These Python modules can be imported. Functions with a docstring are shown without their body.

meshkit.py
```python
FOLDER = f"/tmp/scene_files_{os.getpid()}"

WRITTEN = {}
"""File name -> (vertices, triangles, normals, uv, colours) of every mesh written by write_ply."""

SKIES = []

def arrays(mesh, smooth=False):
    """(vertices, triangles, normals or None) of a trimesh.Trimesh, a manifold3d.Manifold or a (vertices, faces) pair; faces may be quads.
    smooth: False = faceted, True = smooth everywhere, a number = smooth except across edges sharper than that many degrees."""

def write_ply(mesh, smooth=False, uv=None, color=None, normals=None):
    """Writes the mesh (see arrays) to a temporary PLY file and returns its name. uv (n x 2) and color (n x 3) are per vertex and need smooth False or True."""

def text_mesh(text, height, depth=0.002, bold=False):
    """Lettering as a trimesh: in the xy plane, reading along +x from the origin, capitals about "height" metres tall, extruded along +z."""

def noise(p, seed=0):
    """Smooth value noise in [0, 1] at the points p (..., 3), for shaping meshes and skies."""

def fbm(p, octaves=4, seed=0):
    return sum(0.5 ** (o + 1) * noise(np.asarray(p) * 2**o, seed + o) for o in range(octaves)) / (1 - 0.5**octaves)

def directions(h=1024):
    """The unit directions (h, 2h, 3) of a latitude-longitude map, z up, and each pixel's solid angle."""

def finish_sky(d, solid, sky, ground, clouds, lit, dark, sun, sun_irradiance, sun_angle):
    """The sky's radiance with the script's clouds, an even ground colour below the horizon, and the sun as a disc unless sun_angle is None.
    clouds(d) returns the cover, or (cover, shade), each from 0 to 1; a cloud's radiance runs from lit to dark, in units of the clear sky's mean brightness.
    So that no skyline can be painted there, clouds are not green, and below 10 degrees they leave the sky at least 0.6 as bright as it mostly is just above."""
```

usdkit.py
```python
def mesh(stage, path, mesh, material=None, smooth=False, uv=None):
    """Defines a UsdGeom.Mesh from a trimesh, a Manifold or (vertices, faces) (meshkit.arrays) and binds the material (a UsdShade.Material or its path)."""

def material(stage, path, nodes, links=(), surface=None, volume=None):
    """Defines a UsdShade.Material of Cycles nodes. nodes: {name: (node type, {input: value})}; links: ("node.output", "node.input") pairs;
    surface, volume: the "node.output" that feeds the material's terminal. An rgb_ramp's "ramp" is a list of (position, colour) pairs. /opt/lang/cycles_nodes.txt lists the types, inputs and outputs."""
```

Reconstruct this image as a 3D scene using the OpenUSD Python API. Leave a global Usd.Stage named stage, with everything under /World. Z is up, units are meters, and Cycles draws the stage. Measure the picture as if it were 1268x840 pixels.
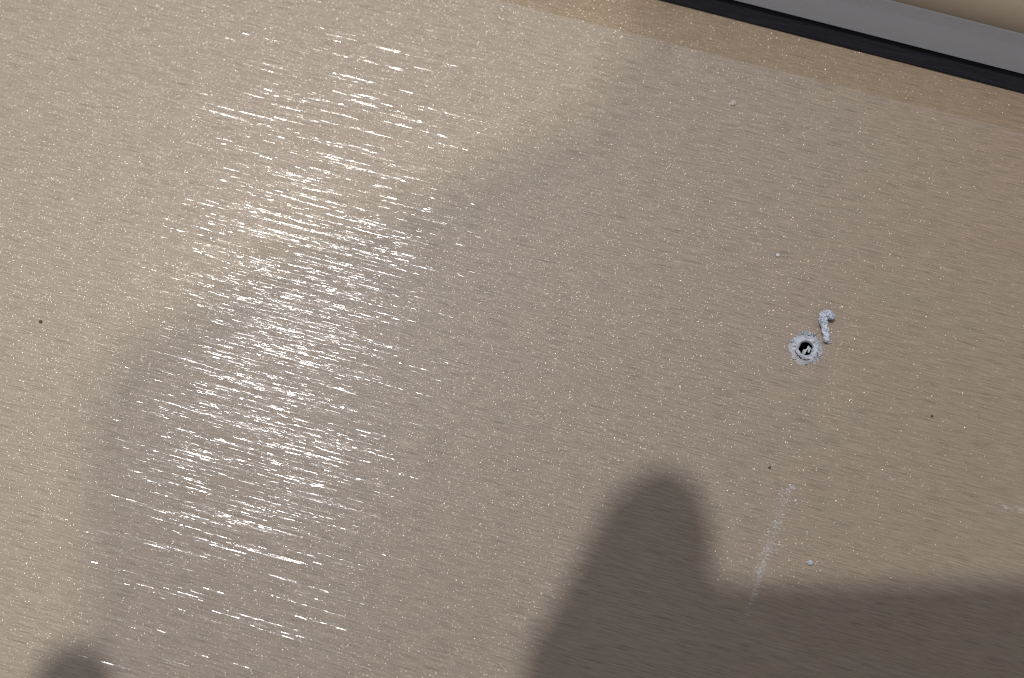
import math, random
import numpy as np, trimesh, manifold3d as m3
import usdkit, meshkit
from pxr import Usd, UsdGeom, UsdLux, UsdShade, Gf, Sdf
from shapely.geometry import Polygon, LineString, Point
from shapely import affinity

stage = Usd.Stage.CreateInMemory()
UsdGeom.SetStageUpAxis(stage, UsdGeom.Tokens.z); UsdGeom.SetStageMetersPerUnit(stage, 1.0)
UsdGeom.Xform.Define(stage, '/World'); UsdGeom.Scope.Define(stage, '/World/Looks')
mat = lambda name, nodes, links=(), **k: usdkit.material(stage, '/World/Looks/' + name, nodes, links, **k)

# ------------------------------------------------------------------ camera
CAM = np.array([0.01696204, -0.04261649, 0.22486968])
RIGHT = np.array([0.96470599, 0.26231818, -0.02305469]); DOWN = np.array([0.25274464, -0.94694634, -0.1985265]); FWD = np.array([-0.07390866, 0.18569275, -0.97982433])
FPX = 1530.0
cam = UsdGeom.Camera.Define(stage, '/World/camera')
up, bk = -DOWN, -FWD
cam.AddTransformOp().Set(Gf.Matrix4d(*RIGHT, 0, *up, 0, *bk, 0, *CAM, 1))
cam.CreateHorizontalApertureAttr(36.0); cam.CreateVerticalApertureAttr(36.0 * 678 / 1024); cam.CreateFocalLengthAttr(36.0 * FPX / 1268)
cam.CreateClippingRangeAttr(Gf.Vec2f(0.005, 100))
cam.CreateFStopAttr(9.5); cam.CreateFocusDistanceAttr(0.2285)
cam.CreateExposureAttr(-0.36)

# ------------------------------------------------------------------ sky and sun
SUN = np.array([-0.232, 0.208, 1.0]); SUN /= np.linalg.norm(SUN)
el, rot = math.asin(SUN[2]), math.atan2(SUN[0], SUN[1])
sky_mat = mat('sky', {
    'sky': ('sky_texture', {'sky_type': 'single_scattering', 'sun_disc': False, 'sun_elevation': el, 'sun_rotation': rot, 'aerosol_density': 3.0}), 'hz': ('hsv', {'saturation': 0.4}),
    'bg': ('background_shader', {'strength': 0.12})}, [('sky.color', 'hz.color'), ('hz.color', 'bg.color')], surface='bg.background')
dome = UsdLux.DomeLight.Define(stage, '/World/sky'); dome.CreateIntensityAttr(1.0)
UsdShade.MaterialBindingAPI.Apply(dome.GetPrim()).Bind(sky_mat)
dome.GetPrim().SetCustomDataByKey('kind', 'structure')
sun = UsdLux.DistantLight.Define(stage, '/World/sun')
sun.CreateIntensityAttr(0.78); sun.CreateAngleAttr(1.1); sun.CreateNormalizeAttr(True); sun.CreateColorAttr(Gf.Vec3f(1.0, 0.965, 0.915))
z = Gf.Vec3d(*SUN); x = Gf.Cross(Gf.Vec3d(0, 1, 0), z).GetNormalized(); y = Gf.Cross(z, x)
sun.AddTransformOp().Set(Gf.Matrix4d(*x, 0, *y, 0, *z, 0, 0, 0, 2, 1))

# ------------------------------------------------------------------ helpers
def prim(name, parent=None):
    base = (parent.GetPath().pathString if parent else '/World') + '/' + name
    path, k = base, 0
    while stage.GetPrimAtPath(path):
        k += 1; path = f'{base}_{k:03d}'
    return path
def tag(p, label=None, cat=None, group=None, kind=None):
    for k, v in (('label', label), ('category', cat), ('group', group), ('kind', kind)):
        if v: p.SetCustomDataByKey(k, v)
    return p
def obj(name, mesh, material, parent=None, smooth=False, label=None):
    return tag(usdkit.mesh(stage, prim(name, parent), mesh, material, smooth=smooth).GetPrim(), label)
def thing(name, label, cat, group=None, loc=(0, 0, 0)):
    x = UsdGeom.Xform.Define(stage, prim(name)); x.AddTranslateOp().Set(Gf.Vec3d(*map(float, loc)))
    return tag(x.GetPrim(), label, cat, group)
def on_panel(px, py, h=0.0):       # the point of the sill (or h above it) that lies at this place of the layout drawing
    d = RIGHT * (px - 634) + DOWN * (py - 420) + FWD * FPX
    return CAM + d * ((h - CAM[2]) / d[2])
def tm(m):
    a = m.to_mesh(); return trimesh.Trimesh(a.vert_properties[:, :3], a.tri_verts)
def ball(c, r, n=20):
    return m3.Manifold.sphere(r, n).translate([float(v) for v in c])
def chain(pts):                     # tapered limb through (x, y, z, r) joints
    out = m3.Manifold()
    for a, b in zip(pts[:-1], pts[1:]):
        out += m3.Manifold.batch_hull([ball(a[:3], a[3]), ball(b[:3], b[3])])
    return out

# ------------------------------------------------------------------ materials
# brushed relief: long narrow facets along x (the grooves), each with its own tilt; ragged edges; three sizes
FACETS = [((85.0, 4400.0), (0.018, 0.118)), ((320.0, 7000.0), (0.020, 0.048)), ((1500.0, 7500.0), (0.026, 0.030))]
LEAN = (0.011, 0.034)               # the grooves are cut a little steeper on one side
def groove_nodes():
    n = {'geo': ('geometry', {}),
         'mr': ('mapping', {'scale': (900.0, 2600.0, 0.0)}), 'rag': ('noise_texture', {'scale': 1.0, 'detail': 2.0, 'roughness': 0.7}),
         'rs': ('vector_math', {'math_type': 'subtract', 'vector2': (0.5, 0.5, 0.5)}), 'rm': ('vector_math', {'math_type': 'multiply', 'vector2': (0.004, 0.00017, 0.0)}),
         'pos': ('vector_math', {'math_type': 'add'}),
         'mg1': ('mapping', {'scale': (60.0, 1300.0, 0.0)}), 'g1': ('noise_texture', {'scale': 1.0, 'detail': 3.0, 'roughness': 0.6})}
    l = [('geo.position', 'mr.vector'), ('mr.vector', 'rag.vector'), ('rag.color', 'rs.vector1'), ('rs.vector', 'rm.vector1'), ('geo.position', 'pos.vector1'), ('rm.vector', 'pos.vector2'),
         ('geo.position', 'mg1.vector'), ('mg1.vector', 'g1.vector')]
    last = 'geo.normal'
    for k, ((sx, sy), (ax, ay)) in enumerate(FACETS):
        a = f'f{k}'
        n.update({a + 'm': ('mapping', {'scale': (sx, sy, 0.0), 'location': (3.3 * k, 1.7 * k, 0.0)}), a + 'v': ('voronoi_texture', {'scale': 1.0, 'feature': 'f1'}),
                  a + 's': ('separate_color', {'color_type': 'rgb'}), a + 'x': ('math', {'math_type': 'multiply_add', 'value2': 2 * ax, 'value3': -ax}),
                  a + 'yy': ('math', {'math_type': 'add'}), a + 'y': ('math', {'math_type': 'multiply_add', 'value2': ay, 'value3': -ay}),
                  a + 'c': ('combine_xyz', {'z': 0.0}), a + 'n': ('vector_math', {'math_type': 'add'})})
        l += [('pos.vector', a + 'm.vector'), (a + 'm.vector', a + 'v.vector'), (a + 'v.color', a + 's.color'), (a + 's.r', a + 'x.value1'), (a + 's.g', a + 'yy.value1'), (a + 's.b', a + 'yy.value2'),
              (a + 'yy.value', a + 'y.value1'), (a + 'x.value', a + 'c.x'), (a + 'y.value', a + 'c.y'), (last, a + 'n.vector1'), (a + 'c.vector', a + 'n.vector2')]
        last = a + 'n.vector'
    n['lean'] = ('vector_math', {'math_type': 'add', 'vector2': (*LEAN, 0.0)}); l.append((last, 'lean.vector1')); last = 'lean.vector'
    n['gn'] = ('vector_math', {'math_type': 'normalize'}); l.append((last, 'gn.vector1'))
    return n, l
def sill_material():
    n, l = groove_nodes()
    n.update({
        # brown foil: slow patches, fine dark grain lines
        'mp': ('mapping', {'scale': (28.0, 60.0, 0.0)}), 'patch': ('noise_texture', {'scale': 1.0, 'detail': 3.0, 'roughness': 0.6}),
        'pc': ('rgb_ramp', {'ramp': [(0.3, (0.254, 0.183, 0.118)), (0.55, (0.263, 0.196, 0.130)), (0.75, (0.250, 0.197, 0.134))]}),
        'mg': ('mapping', {'scale': (190.0, 3600.0, 0.0), 'location': (11, 5, 0)}), 'grain': ('noise_texture', {'scale': 1.0, 'detail': 3.0, 'roughness': 0.65}),
        'gr': ('map_range', {'from_min': 0.29, 'from_max': 0.46, 'to_min': 0.66, 'to_max': 1.0, 'clamp': True}),
        'mf': ('mapping', {'scale': (190.0, 4300.0, 0.0)}), 'fine': ('noise_texture', {'scale': 1.0, 'detail': 2.0, 'roughness': 0.7}),
        'fr': ('map_range', {'from_min': 0.25, 'from_max': 0.75, 'to_min': 0.74, 'to_max': 1.26, 'clamp': True}),
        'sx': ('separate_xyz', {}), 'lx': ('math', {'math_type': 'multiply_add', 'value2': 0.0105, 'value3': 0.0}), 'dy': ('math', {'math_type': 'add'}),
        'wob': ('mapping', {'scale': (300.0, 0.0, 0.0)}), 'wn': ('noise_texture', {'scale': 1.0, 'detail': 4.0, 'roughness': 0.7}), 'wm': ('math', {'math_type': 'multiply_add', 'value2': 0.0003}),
        'sheen_edge': ('map_range', {'from_min': 0.06505, 'from_max': 0.06475, 'to_min': 0.0, 'to_max': 1.0, 'clamp': True}),
        'sheen_fade': ('map_range', {'range_type': 'smoothstep', 'from_min': -0.03, 'from_max': 0.10, 'to_min': 0.92, 'to_max': 0.44, 'clamp': True}), 'sheen_fac': ('math', {'math_type': 'multiply'}),
        'sheen_mix': ('mix_color', {'b': (0.302, 0.253, 0.206)}),  # grey sky sheen painted into the colour, left out in the strip, fading right
        'mul': ('math', {'math_type': 'multiply'}), 'cc': ('combine_xyz', {}), 'col': ('vector_math', {'vector_math_type': 'multiply', 'math_type': 'multiply'}),
        'bb1': ('bump', {'distance': 1.4e-5}), 'bb2': ('bump', {'distance': 1.2e-5}),
        'base': ('principled_bsdf', {'metallic': 0.05, 'roughness': 0.55, 'specular_ior_level': 0.2}),
        'coat': ('glossy_bsdf', {'color': (1, 1, 1), 'roughness': 0.088, 'distribution': 'ggx'}),
        # metal flakes in the foil, each cell with a tilt of its own
        'vf': ('voronoi_texture', {'scale': 7600.0, 'feature': 'f1'}), 'sub': ('vector_math', {'math_type': 'subtract', 'vector2': (1.0, 1.0, 1.0)}),
        'sc': ('vector_math', {'math_type': 'multiply', 'vector2': (0.27, 0.27, 0.0)}), 'vf2': ('white_noise_texture', {}), 'avg': ('vector_math', {'math_type': 'add'}), 'addn': ('vector_math', {'math_type': 'add'}), 'nn': ('vector_math', {'math_type': 'normalize'}),
        'flake': ('glossy_bsdf', {'color': (0.95, 0.88, 0.78), 'roughness': 0.24, 'distribution': 'ggx'}),
        'fs': ('separate_color', {'color_type': 'rgb'}), 'fp': ('math', {'math_type': 'power', 'value2': 3.0}), 'fw': ('math', {'math_type': 'multiply', 'value2': 0.028}),
        'mixf': ('mix_closure', {}), 'mix': ('mix_closure', {'fac': 0.0055})})
    n['col'] = ('vector_math', {'math_type': 'multiply'})
    l += [('geo.position', 'mp.vector'), ('mp.vector', 'patch.vector'), ('patch.fac', 'pc.fac'), ('geo.position', 'mg.vector'), ('mg.vector', 'grain.vector'), ('grain.fac', 'gr.value'),
          ('geo.position', 'mf.vector'), ('mf.vector', 'fine.vector'), ('fine.fac', 'fr.value'), ('gr.result', 'mul.value1'), ('fr.result', 'mul.value2'),
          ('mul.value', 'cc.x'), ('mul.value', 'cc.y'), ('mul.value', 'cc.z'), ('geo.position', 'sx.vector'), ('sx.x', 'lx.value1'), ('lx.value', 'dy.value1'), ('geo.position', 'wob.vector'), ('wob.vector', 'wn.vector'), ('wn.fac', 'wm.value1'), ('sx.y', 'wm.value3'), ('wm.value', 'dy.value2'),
          ('dy.value', 'sheen_edge.value'), ('sx.x', 'sheen_fade.value'), ('sheen_edge.result', 'sheen_fac.value1'), ('sheen_fade.result', 'sheen_fac.value2'), ('sheen_fac.value', 'sheen_mix.fac'), ('pc.color', 'sheen_mix.a'), ('sheen_mix.result', 'col.vector1'), ('cc.vector', 'col.vector2'), ('col.vector', 'base.base_color'),
          ('g1.fac', 'bb1.height'), ('fine.fac', 'bb2.height'), ('bb1.normal', 'bb2.normal'), ('bb2.normal', 'base.normal'), ('gn.vector', 'coat.normal'),
          ('geo.position', 'vf.vector'), ('vf.color', 'avg.vector1'), ('vf.color', 'vf2.vector'), ('vf2.color', 'avg.vector2'), ('avg.vector', 'sub.vector1'), ('sub.vector', 'sc.vector1'), ('sc.vector', 'addn.vector1'), ('bb1.normal', 'addn.vector2'), ('addn.vector', 'nn.vector1'),
          ('nn.vector', 'flake.normal'), ('vf.color', 'fs.color'), ('fs.b', 'fp.value1'), ('fp.value', 'fw.value1'), ('fw.value', 'mixf.fac'),
          ('base.BSDF', 'mixf.closure1'), ('flake.BSDF', 'mixf.closure2'), ('mixf.closure', 'mix.closure1'), ('coat.BSDF', 'mix.closure2')]
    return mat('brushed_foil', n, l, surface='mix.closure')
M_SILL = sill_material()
def plain(name, color, rough=0.5, var=0.15, scale=2500.0, bump=1.5e-5, **k):
    return mat(name, {'geo': ('geometry', {}), 'n': ('noise_texture', {'scale': scale, 'detail': 4.0, 'roughness': 0.65}),
        'r': ('rgb_ramp', {'ramp': [(0.3, tuple(c * (1 - var) for c in color)), (0.7, tuple(min(1, c * (1 + var)) for c in color))]}),
        'b': ('bump', {'distance': bump}), 'p': ('principled_bsdf', {'roughness': rough, **k})},
        [('geo.position', 'n.vector'), ('n.fac', 'r.fac'), ('n.fac', 'b.height'), ('r.color', 'p.base_color'), ('b.normal', 'p.normal')], surface='p.BSDF')
M_FRAME = plain('frame_shaded', (0.46, 0.472, 0.48), 0.45, 0.05, 3500.0, 2e-6)  # frame in shade: the grey of the shadow side is put into the colour
M_FRAME_LIT = plain('frame_sunlit', (0.24, 0.19, 0.135), 0.5, 0.06, 3500.0, 2e-6)  # same frame where the sun reaches it, sunlit tan painted as its own colour
M_RUBBER = mat('black_rubber', {'geo': ('geometry', {}), 'm': ('mapping', {'scale': (160.0, 3500.0, 3500.0)}), 'n': ('noise_texture', {'detail': 4.0, 'roughness': 0.7}),
    'r': ('rgb_ramp', {'ramp': [(0.35, (0.008, 0.0075, 0.011)), (0.62, (0.017, 0.016, 0.021)), (0.8, (0.05, 0.048, 0.055))]}), 'b': ('bump', {'distance': 4e-5}), 'p': ('principled_bsdf', {'roughness': 0.75, 'specular_ior_level': 0.2})},
    [('geo.position', 'm.vector'), ('m.vector', 'n.vector'), ('n.fac', 'r.fac'), ('n.fac', 'b.height'), ('r.color', 'p.base_color'), ('b.normal', 'p.normal')], surface='p.BSDF')
M_CORE = plain('hole_dark', (0.010, 0.012, 0.014), 0.7)
M_BURR = plain('raw_plastic', (0.45, 0.475, 0.52), 0.6, 0.32, 1800.0, 6e-5)
M_SKIRT = plain('scraped_foil', (0.36, 0.36, 0.37), 0.6, 0.25, 1500.0, 3e-5)
M_SHAVING = plain('plastic_shaving', (0.50, 0.53, 0.60), 0.6, 0.32, 1500.0, 8e-5)
M_FIBRE = plain('plastic_fibre', (0.50, 0.54, 0.55), 0.5, 0.2)
M_CHALK = plain('chalky_scuff', (0.46, 0.45, 0.45), 0.7, 0.25)
M_GREY = plain('grey_chip', (0.37, 0.325, 0.28), 0.5)
M_BLUE = plain('pale_blue_crumb', (0.40, 0.43, 0.49), 0.6)
M_WHITE = plain('white_crumb', (0.6, 0.6, 0.6), 0.4)
M_DARK = plain('dark_grit', (0.05, 0.045, 0.03), 0.6)
M_SKIN = plain('skin', (0.42, 0.25, 0.18), 0.5, 0.08, 300.0, 2e-5)
M_SLEEVE = plain('dark_cloth', (0.06, 0.07, 0.10), 0.9, 0.2, 900.0, 1e-4)
M_PHONE = plain('phone_black', (0.02, 0.02, 0.022), 0.3, 0.05)
M_LENS = mat('lens_glass', {'p': ('principled_bsdf', {'base_color': (0.01, 0.01, 0.015), 'roughness': 0.05})}, surface='p.BSDF')
M_DIMMER = mat('dimmer_tint', {'t': ('transparent_bsdf', {'color': (0.868, 0.872, 0.893)}), 'g': ('glossy_bsdf', {'roughness': 0.0, 'color': (1, 1, 1)}),
    'f': ('fresnel', {'IOR': 1.5}), 'm': ('mix_closure', {})}, [('f.fac', 'm.fac'), ('t.BSDF', 'm.closure1'), ('g.BSDF', 'm.closure2')], surface='m.closure')

# ------------------------------------------------------------------ the sill panel with its drilled hole
HOLE = on_panel(998, 431)[:2]
rng = np.random.default_rng(5)
def blob(r, n, rough, seed, squash=(1, 1)):
    a = np.linspace(0, 2 * np.pi, n, endpoint=False)
    k = meshkit.fbm(np.stack([np.cos(a) * 2.2 + 9, np.sin(a) * 2.2 + 9, np.full(n, seed * 3.7)], 1), 4, seed) - 0.5
    rr = r * (1 + rough * 2 * k)
    return np.stack([rr * np.cos(a) * squash[0], rr * np.sin(a) * squash[1]], 1)
sill = thing('window_sill', 'champagne brushed metallic sill panel with a drilled hole, filling the picture', 'sill')
core_out = blob(0.00135, 40, 0.22, 3)
def wavy(p):
    p = np.array(p)
    return p
edge_y = 0.0775
panel = m3.CrossSection.square([0.60, 0.20 + edge_y + 0.03]).translate([-0.30, -0.20])
panel = panel - m3.CrossSection([core_out + HOLE])
pm = panel.extrude(0.004).translate([0, 0, -0.004]).refine_to_length(0.0045)
pt = tm(pm)
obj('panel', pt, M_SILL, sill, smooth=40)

# ------------------------------------------------------------------ the window frame above
FY, FH = 0.0745, 0.0138
fr = thing('window_frame', 'raised grey window frame edge along the top right corner of the sill', 'window frame')
def rounded(pts, r):
    return np.array(Polygon(pts).buffer(-r).buffer(r, quad_segs=10).exterior.coords)[:-1]
bez = [((1 - t) ** 2 * np.array([FY + .0018, .0122]) + 2 * t * (1 - t) * np.array([FY + .0024, .0166]) + t * t * np.array([FY + .0090, .0172])) for t in np.linspace(0, 1, 24)]
FACE = Polygon([(FY + .0007, .0024), (FY + .0002, .0026), (FY, .0031)] + [tuple(q) for q in bez] + [(FY + .07, .0188), (FY + .07, .0024)])
half = lambda z0, z1: np.array(FACE.intersection(Polygon([(0, z0), (1, z0), (1, z1), (0, z1)])).exterior.coords)[:-1]
def extrude_x(p, x0, x1):
    p = np.array(p); p = p if Polygon(p).exterior.is_ccw else p[::-1]
    m = m3.CrossSection([p]).extrude(x1 - x0)
    v = m.to_mesh(); a = np.array(v.vert_properties[:, :3]); b = np.stack([a[:, 2] + x0, a[:, 0] - 0.018 * (a[:, 2] + x0 - 0.05), a[:, 1]], 1)
    return trimesh.Trimesh(b, v.tri_verts)
obj('frame_face', extrude_x(half(0.0, 0.0134), -0.30, 0.30), M_FRAME, fr, smooth=35)
obj('frame_top', extrude_x(half(0.01342, 1.0), -0.2995, 0.2995), M_FRAME_LIT, fr, smooth=35)
obj('gasket', extrude_x(rounded([(FY - 0.0025, 0.0001), (FY - 0.0023, 0.0005), (FY + 0.0010, 0.0026), (FY + 0.0012, 0.0060), (FY + 0.008, 0.0060), (FY + 0.008, 0.0001)], 0.00015), -0.299, 0.299), M_RUBBER, fr, smooth=35)

# ------------------------------------------------------------------ burr round the hole
def ring_burr():
    na, nr = 120, 16
    a = np.linspace(0, 2 * np.pi, na, endpoint=False)
    inner = blob(0.00122, na, 0.24, 3); outer = blob(0.00275, na, 0.34, 8, (1.0, 0.95)) * (1 + rng.normal(0, 0.035, na))[:, None]
    V = []
    for j in range(nr):
        t = j / (nr - 1)
        xy = inner * (1 - t) + outer * t
        h = 0.00024 * np.sin(np.pi * min(1, t * 0.9 + 0.12)) ** 0.7 * (1 - 0.25 * t)
        p = np.stack([xy[:, 0], xy[:, 1], np.full(na, 7.0)], 1)
        k = meshkit.fbm(p * np.array([1900, 1900, 1]), 4, 4) - 0.5
        k2 = meshkit.fbm(p * np.array([600, 600, 1]), 2, 9) - 0.5
        zz = h * (1 + 0.9 * k2) + 0.0008 * k * (0 if j == nr - 1 else 1)
        # a torn crease along the lower left
        ang = np.degrees(a); crease = np.exp(-((t - 0.70) / 0.07) ** 2) * ((ang > 205) & (ang < 300))
        zz = np.maximum(zz - 0.0005 * crease + 0.00007 * np.sin(t * 34 + 3 * k2), 0.00002)
        if j == 0: zz = np.full(na, -0.0006)
        if j == nr - 1: zz = np.full(na, -0.00003)
        V.append(np.stack([xy[:, 0] + HOLE[0], xy[:, 1] + HOLE[1], zz], 1))
    V = np.concatenate(V); F = []
    for j in range(nr - 1):
        for i in range(na):
            b, c = j * na + i, j * na + (i + 1) % na
            F += [[b, b + na, c + na], [b, c + na, c]]
    return trimesh.Trimesh(V, F, process=False)
burr = obj('burr', ring_burr(), M_BURR, sill, smooth=True, label='frayed pale burr of raw plastic round the hole')
def flecks(items, jag=0.35, seed=0):      # many thin curled flakes: (x, y, length, width, angle, height)
    r = np.random.default_rng(seed); parts = []
    for (x, y, L, w, ang, h) in items:
        n = 9
        a = np.sort(r.uniform(0, 2 * np.pi, n)); rad = 1 + r.uniform(-jag, jag, n)
        q = np.stack([L / 2 * np.cos(a) * rad, w / 2 * np.sin(a) * rad], 1)
        c, s = math.cos(ang), math.sin(ang); q = q @ np.array([[c, s], [-s, c]])
        top = np.concatenate([q * 0.8, (h * r.uniform(0.6, 1.3, n))[:, None]], 1); bot = np.concatenate([q, np.full((n, 1), 2e-6)], 1)
        V = np.concatenate([top, bot, [[0, 0, h * 1.15]]]) + [x, y, 0]; F = []
        for i in range(n):
            k = (i + 1) % n; F += [[i, k, 2 * n], [i, n + i, n + k], [i, n + k, k]]
        parts.append(trimesh.Trimesh(V, F, process=False))
    return trimesh.util.concatenate(parts)
sk = blob(0.00285, 90, 0.3, 14) + np.array([-0.0001, -0.0003])
obj('scraped_edge', trimesh.Trimesh(np.concatenate([np.c_[sk * 0.62 + HOLE, np.full(90, 5e-5)], np.c_[sk * 0.93 + HOLE, 1.5e-5 + rng.uniform(0, 2.5e-5, 90)], np.c_[sk * (1 + rng.normal(0, 0.03, 90))[:, None] + HOLE, np.full(90, 1e-6)]]),
    [f for o in (0, 90) for i in range(90) for f in ([o + i, o + 90 + i, o + 90 + (i + 1) % 90], [o + i, o + 90 + (i + 1) % 90, o + (i + 1) % 90])], process=False), M_SKIRT, sill, smooth=True)
# frayed tufts on the rim
tufts = []
for i in range(70):
    a = rng.choice([rng.normal(1.75, 0.3), rng.uniform(0, 2 * np.pi)]); rr = 0.0027 + rng.normal(0, 0.00018)
    tufts.append((HOLE[0] + rr * math.cos(a), HOLE[1] + rr * math.sin(a), rng.uniform(0.0004, 0.0011), rng.uniform(0.00012, 0.0003), a + rng.normal(0, 0.6), rng.uniform(0.0001, 0.0005)))
for i in range(60):
    a = rng.uniform(0, 2 * np.pi); rr = 0.0030 + abs(rng.normal(0, 0.0006))
    tufts.append((HOLE[0] + rr * math.cos(a), HOLE[1] + rr * math.sin(a), rng.uniform(0.0001, 0.0003), rng.uniform(0.0001, 0.0002), a, 3e-5))
obj('burr_fringe', flecks(tufts, 0.5, 1), M_BURR, burr)
for a0, a1, rr in ((205, 262, 0.0021), (248, 300, 0.00225), (320, 352, 0.0024)):
    arc = [(HOLE[0] + (rr + 0.00012 * math.sin(q * 0.3)) * math.cos(math.radians(q)), HOLE[1] + (rr + 0.00008 * math.cos(q * 0.4)) * math.sin(math.radians(q)), 0.00017, 0.00005 + 0.00004 * math.sin((q - a0) / (a1 - a0) * 3.14)) for q in np.linspace(a0, a1, 9)]
    obj('crack', tm(chain(arc)), M_DARK, burr, smooth=True)
# the bore and torn strands inside
na = 40; a = np.linspace(0, 2 * np.pi, na, endpoint=False); io = blob(0.00128, na, 0.22, 3); V = []; F = []
for j, (zz, k) in enumerate(((-0.0004, 1.0), (-0.004, 1.05), (-0.012, 0.9))):
    V.append(np.concatenate([io * k + HOLE, np.full((na, 1), zz)], 1))
V = np.concatenate(V + [np.array([[HOLE[0], HOLE[1], -0.012]])])
for j in range(2):
    for i in range(na):
        b, c = j * na + i, j * na + (i + 1) % na; F += [[b, c, c + na], [b, c + na, b + na]]
for i in range(na): F.append([2 * na + i, 2 * na + (i + 1) % na, 3 * na])
obj('bore', trimesh.Trimesh(V, F, process=False), M_CORE, sill, smooth=True, label='dark bore of the drilled hole')
for pts in ([(0.2, -1.1, -1.6), (0.15, -0.4, -0.7), (0.45, 0.1, -0.4), (0.5, 0.45, -0.6)], [(-0.25, -1.1, -1.2), (-0.15, -0.5, -0.6), (-0.05, -0.25, -0.9)],
            [(0.9, 0.3, -0.6), (0.75, 0.0, -0.35), (0.72, -0.5, -0.5)], [(0.0, -1.0, -0.6), (0.05, -0.6, -0.45), (0.2, -0.45, -0.5)]):
    c = chain([(HOLE[0] + p[0] * 1e-3, HOLE[1] + p[1] * 1e-3, p[2] * 1e-3, 0.00017 + 0.00005 * (i % 2)) for i, p in enumerate(pts)])
    obj('torn_strand', tm(c), M_FIBRE, sill, smooth=True)

# ------------------------------------------------------------------ chalky scratch marks on the sill
def along(p0, p1, n, spread, size, seed, fade=None, ang=0.0, dens=None):
    r = np.random.default_rng(seed); out = []
    for i in range(n):
        t = r.uniform() if dens is None else dens(r)
        s = fade(t) if fade else 1.0
        c = on_panel(p0[0] + (p1[0] - p0[0]) * t, p0[1] + (p1[1] - p0[1]) * t)
        L = r.uniform(*size) * s
        out.append((c[0] + r.normal(0, spread) * (0.4 + s), c[1] + r.normal(0, 0.0002), L, L * r.uniform(0.10, 0.28), ang + r.normal(0, 0.45), r.uniform(0.5e-5, 1.6e-5)))
    return out
long_scratch = along((973, 612), (948, 690), 330, 0.00046, (0.00016, 0.00055), 3) + along((948, 690), (923, 766), 300, 0.00027, (0.00016, 0.00055), 4, lambda t: 1 - 0.4 * t) + \
    along((955, 672), (938, 715), 120, 0.0004, (0.0002, 0.0005), 5) + along((935, 700), (922, 735), 70, 0.0012, (0.00015, 0.0004), 6)
for k in range(16):
    a = k / 16 * 2 * np.pi; c = on_panel(972, 608)
    long_scratch.append((c[0] + 0.0007 * math.cos(a) + rng.normal(0, 0.00022), c[1] + 0.0006 * math.sin(a) + rng.normal(0, 0.0002), rng.uniform(0.0002, 0.0007), rng.uniform(0.0001, 0.0003), a + 1.57 + rng.normal(0, 0.6), 5e-5))
for k in range(9):
    c = on_panel(977 + k * 0.8, 606 - k * 0.4); long_scratch.append((c[0], c[1] + rng.normal(0, 0.0003), 0.0006, 0.00022, rng.uniform(0, 3), 5e-5))
obj('scratch', flecks(long_scratch, 0.4, 2), M_CHALK, sill, label='long chalky scratch running down towards the thumb shadow')
obj('scratch', flecks(along((1240, 625), (1268, 633), 22, 0.0003, (0.0005, 0.0014), 8) , 0.4, 3), M_GREY, sill, label='short pale scratch at the right edge')
obj('scratch', flecks(along((1126, 596), (1150, 605), 12, 0.0003, (0.0004, 0.001), 9) + along((1100, 592), (1107, 593), 8, 0.0003, (0.0004, 0.001), 10), 0.4, 4), M_GREY, sill, label='faint broken scratch left of the right edge')
obj('scratch', flecks(along((395, 48), (425, 50), 9, 0.0003, (0.0004, 0.0010), 12), 0.4, 5), M_GREY, sill, label='tiny pale nick near the top of the sill')

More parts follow.
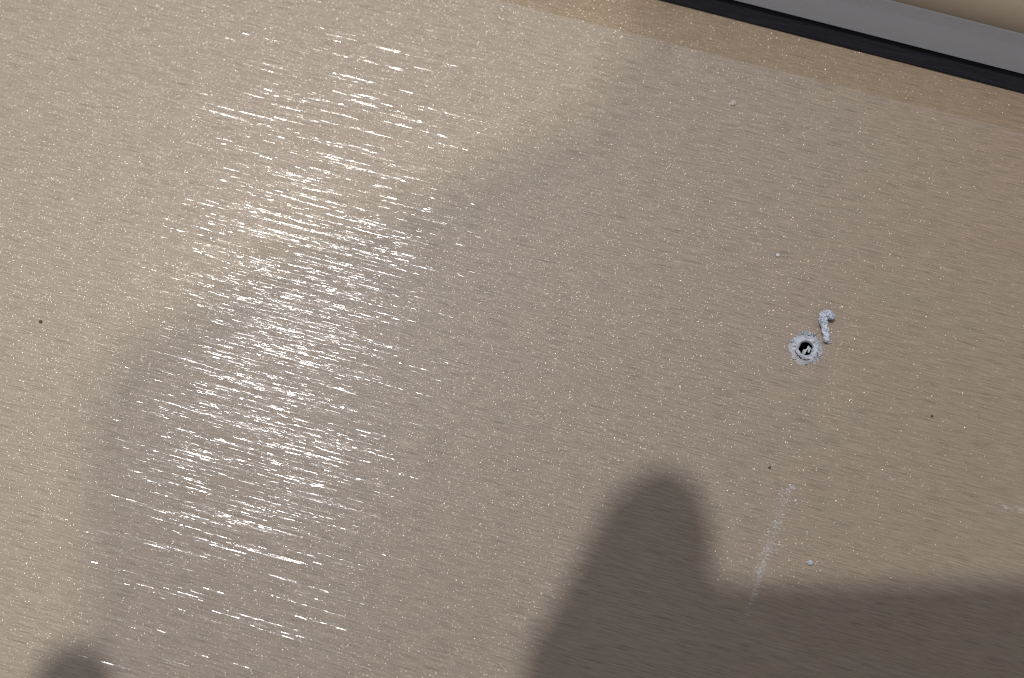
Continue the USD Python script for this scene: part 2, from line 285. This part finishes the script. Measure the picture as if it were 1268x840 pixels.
# ------------------------------------------------------------------ loose things lying on the sill
def lumpy(m, amp, freq, seed, length):
    t = tm(m.refine_to_length(length)); v = np.array(t.vertices); n = np.array(t.vertex_normals)
    k = meshkit.fbm(v * freq, 4, seed) - 0.5
    t.vertices = v + n * (amp * 2 * k)[:, None]; return t
def P(px, py, h, r): q = on_panel(px, py, h); return (q[0], q[1], q[2], r)
stem = [P(1023.5, 420, 0.0005, 0.00058), P(1022.5, 413, 0.0006, 0.00060), P(1021, 404, 0.0008, 0.00062), P(1019.5, 397, 0.0011, 0.00068), P(1020, 391, 0.0014, 0.00072), P(1025, 388.5, 0.0015, 0.00072), P(1029.5, 391.5, 0.0013, 0.0006)]
def bits(pts, n, seed):
    r = np.random.default_rng(seed); out = []
    for _ in range(n):
        k = r.integers(0, len(pts) - 1); t = r.uniform(); p = np.array(pts[k]) * (1 - t) + np.array(pts[k + 1]) * t; a = r.uniform(-1.3, 1.3)
        f = flecks([(0, 0, r.uniform(0.0004, 0.0009), r.uniform(0.00015, 0.0003), r.uniform(0, 6.3), r.uniform(0.00005, 0.00015))], 0.5, int(r.integers(1e6)))
        f.apply_transform(trimesh.transformations.rotation_matrix(a * 0.8, [0, 1, 0])); f.apply_translation([p[0] + p[3] * math.sin(a), p[1] + r.normal(0, 0.0002), p[2] + p[3] * math.cos(a) * 0.95]); out.append(f)
    return trimesh.util.concatenate(out)
shv = thing('plastic_shaving', 'curled pale blue-white plastic shaving lying beside the drilled hole', 'shaving')
obj('stem', lumpy(chain(stem[:5]), 0.00042, 3000, 5, 0.00012), M_SHAVING, shv, smooth=True)
obj('curl', lumpy(chain(stem[3:]), 0.00050, 2800, 6, 0.00012), M_SHAVING, shv, smooth=True)
obj('flaky_skin', bits(stem, 75, 31), M_SHAVING, shv)
tip = on_panel(1026, 424); tp = [(tip[0] + rng.normal(0, 0.0003), tip[1] + rng.normal(0, 0.0001), rng.uniform(0.0004, 0.0009), 0.0002, rng.normal(0, 0.5), 0.0003) for _ in range(7)]
obj('torn_end', flecks(tp, 0.5, 6), M_SHAVING, shv)
def crumb(name, px, py, r, material, label, cat, seed, squash=(1, 1, 0.6), group=None):
    s = trimesh.creation.icosphere(3, 1.0); v = np.array(s.vertices)
    s.vertices = v * (0.62 + 0.8 * meshkit.fbm(v * 1.8 + 20, 3, seed))[:, None] * r * np.array(squash)
    q = on_panel(px, py); s.vertices = s.vertices + [q[0], q[1], -s.vertices[:, 2].min() - r * 0.05]
    tag(obj(name, s, material, None, True), label, cat, group)
crumb('plastic_crumb', 1003, 697, 0.00045, M_BLUE, 'small pale blue crumb between the long scratch and the dark shadow', 'crumb', 1)
crumb('plastic_crumb', 963, 316.5, 0.00032, M_WHITE, 'tiny bright white crumb above the drilled hole', 'crumb', 2)
crumb('plastic_crumb', 985, 620, 0.00020, M_WHITE, 'tiny white crumb right beside the top of the long scratch', 'crumb', 7)
crumb('plastic_flake', 908.5, 127.5, 0.00060, M_GREY, 'flat round grey flake below the window frame strip', 'flake', 3, (1, 1, 0.18))
crumb('dirt_speck', 50.5, 398.5, 0.00028, M_DARK, 'black speck of dirt near the left edge of the sill', 'speck', 4)
crumb('dirt_speck', 953, 579, 0.00022, M_DARK, 'tiny black speck just above the long scratch', 'speck', 5)
crumb('dirt_speck', 1154, 515.5, 0.00020, M_DARK, 'tiny black speck to the lower right of the drilled hole', 'speck', 6)

# ------------------------------------------------------------------ the photographer above the sill: hands, phone; they cast the shadows
def up_sun(px, py, h):              # a point h above the sill whose shadow falls at this place of the sill
    q = on_panel(px, py); return q + SUN / SUN[2] * h
def J(px, py, h, r): q = up_sun(px, py, h); return (q[0], q[1], q[2], r)
HZ = 0.31
pc = [up_sun(*q, HZ - 0.004) for q in ((862, 728), (1960, 716), (1960, 1250), (862, 1236))]
ph = Polygon([(q[0], q[1]) for q in pc]).buffer(-0.004).buffer(0.004, quad_segs=8)
phone = thing('phone', 'dark phone held level above the sill, its edge casting the straight shadow', 'phone')
def slab(poly, z0, z1):
    t = trimesh.creation.extrude_polygon(poly, z1 - z0, engine='earcut'); t.apply_translation([0, 0, z0]); return t
obj('phone_case', slab(ph, HZ - 0.006, HZ + 0.002), M_PHONE, phone)
obj('screen', slab(ph.buffer(-0.002), HZ + 0.002, HZ + 0.0024), M_LENS, phone)
LENS = Point(*up_sun(980, 1130, HZ)[:2])
obj('lens_ring', slab(LENS.buffer(0.007).difference(LENS.buffer(0.0045)), HZ - 0.0078, HZ - 0.006), M_FRAME, phone)
obj('lens', slab(LENS.buffer(0.0045), HZ - 0.0072, HZ - 0.006), M_LENS, phone)
body = chain([J(822, 630, HZ, 0.0072), J(812, 668, HZ, 0.0105), J(790, 745, HZ + .002, 0.0124), J(760, 850, HZ + .004, 0.0155)])           # raised thumb
body += chain([J(808, 742, HZ + .002, 0.011), J(868, 790, HZ + .006, 0.0095), J(840, 880, HZ + .008, 0.012)])   # web of the thumb
body += chain([J(760, 850, HZ + .004, 0.016), J(800, 960, HZ + .014, 0.020), J(740, 1150, HZ + .014, 0.022)])
for k in range(4):                                                                    # fingers under the phone
    y0 = 860 + 100 * k
    body += chain([J(800, y0, HZ + .012, 0.0100), J(872, y0 - 6, HZ + .002, 0.0084), J(950, y0 - 4, HZ - .0135, 0.0072), J(1010 - 10 * k, y0 + 4, HZ - .0135, 0.0064)][:2])
body += chain([J(760, 1000, HZ + .014, 0.022), J(760, 1330, HZ + .02, 0.027), J(900, 1900, HZ, 0.032), J(2000, 3200, HZ + .05, 0.045)])
body += chain([J(92, 850, HZ, 0.0072), J(70, 930, HZ + .005, 0.0088), J(40, 1050, HZ + .01, 0.010), J(60, 1160, HZ + .02, 0.020)])
for k in range(4):
    body += chain([J(40 + 30 * k, 1160 + 60 * k, HZ + .02, 0.011), J(130 + 20 * k, 1130 + 90 * k, HZ, 0.0085), J(210, 1150 + 95 * k, HZ - .012, 0.0075)])
body += chain([J(60, 1200, HZ + .02, 0.026), J(80, 1420, HZ + .02, 0.028), J(0, 1650, HZ + .02, 0.025), J(-100, 2400, HZ - .02, 0.033), J(0, 3400, HZ + .05, 0.045)])
sh_l = up_sun(0, 3400, HZ + .05); sh_r = up_sun(2000, 3200, HZ + .05); mid = (sh_l + sh_r) / 2
body += m3.Manifold.batch_hull([ball(sh_l, 0.05), ball(sh_r, 0.05), ball(mid + [0, -0.05, -0.05], 0.10)])
body += m3.Manifold.batch_hull([ball(mid + [0, -0.04, -0.03], 0.13), ball(mid + [0, -0.20, -0.45], 0.14)])
for s in (-1, 1): body += chain([(mid[0] + s * .09, mid[1] - .2, mid[2] - .45, .095), (mid[0] + s * .1, mid[1] - .16, mid[2] - .85, .06), (mid[0] + s * .1, mid[1] - .2, mid[2] - 1.25, .045)])
body += chain([(mid[0], mid[1] - .02, mid[2] + .05, .055), (mid[0], mid[1] + .02, mid[2] + .14, .055)])
body += m3.Manifold.batch_hull([ball((mid[0], mid[1] + .01, mid[2] + .25), .085), ball((mid[0], mid[1] + .04, mid[2] + .16), .055)])
bt = tm(body.refine_to_length(0.02)); 
tag(obj('person', bt, M_SKIN, None, True), 'person leaning over the sill, thumb raised beside a phone held level', 'person')

# ------------------------------------------------------------------ added unseen tinted sheet overhead, outline shaped to dim the sun on the sill
GZ = 0.62
gp = Polygon([tuple(up_sun(*q, GZ)[:2]) for q in ((108, 1500), (108, 520), (150, 440), (300, 350), (540, 240), (730, 150), (790, 60), (800, -300), (2400, -300), (2400, 1500))]).buffer(-0.012).buffer(0.012, quad_segs=10)
dimmer = thing('sun_dimmer', 'added unseen tinted sheet overhead whose edge softly dims the sun across the sill', 'light blocker')
obj('dimming_sheet', slab(gp, GZ, GZ + 0.004), M_DIMMER, dimmer)
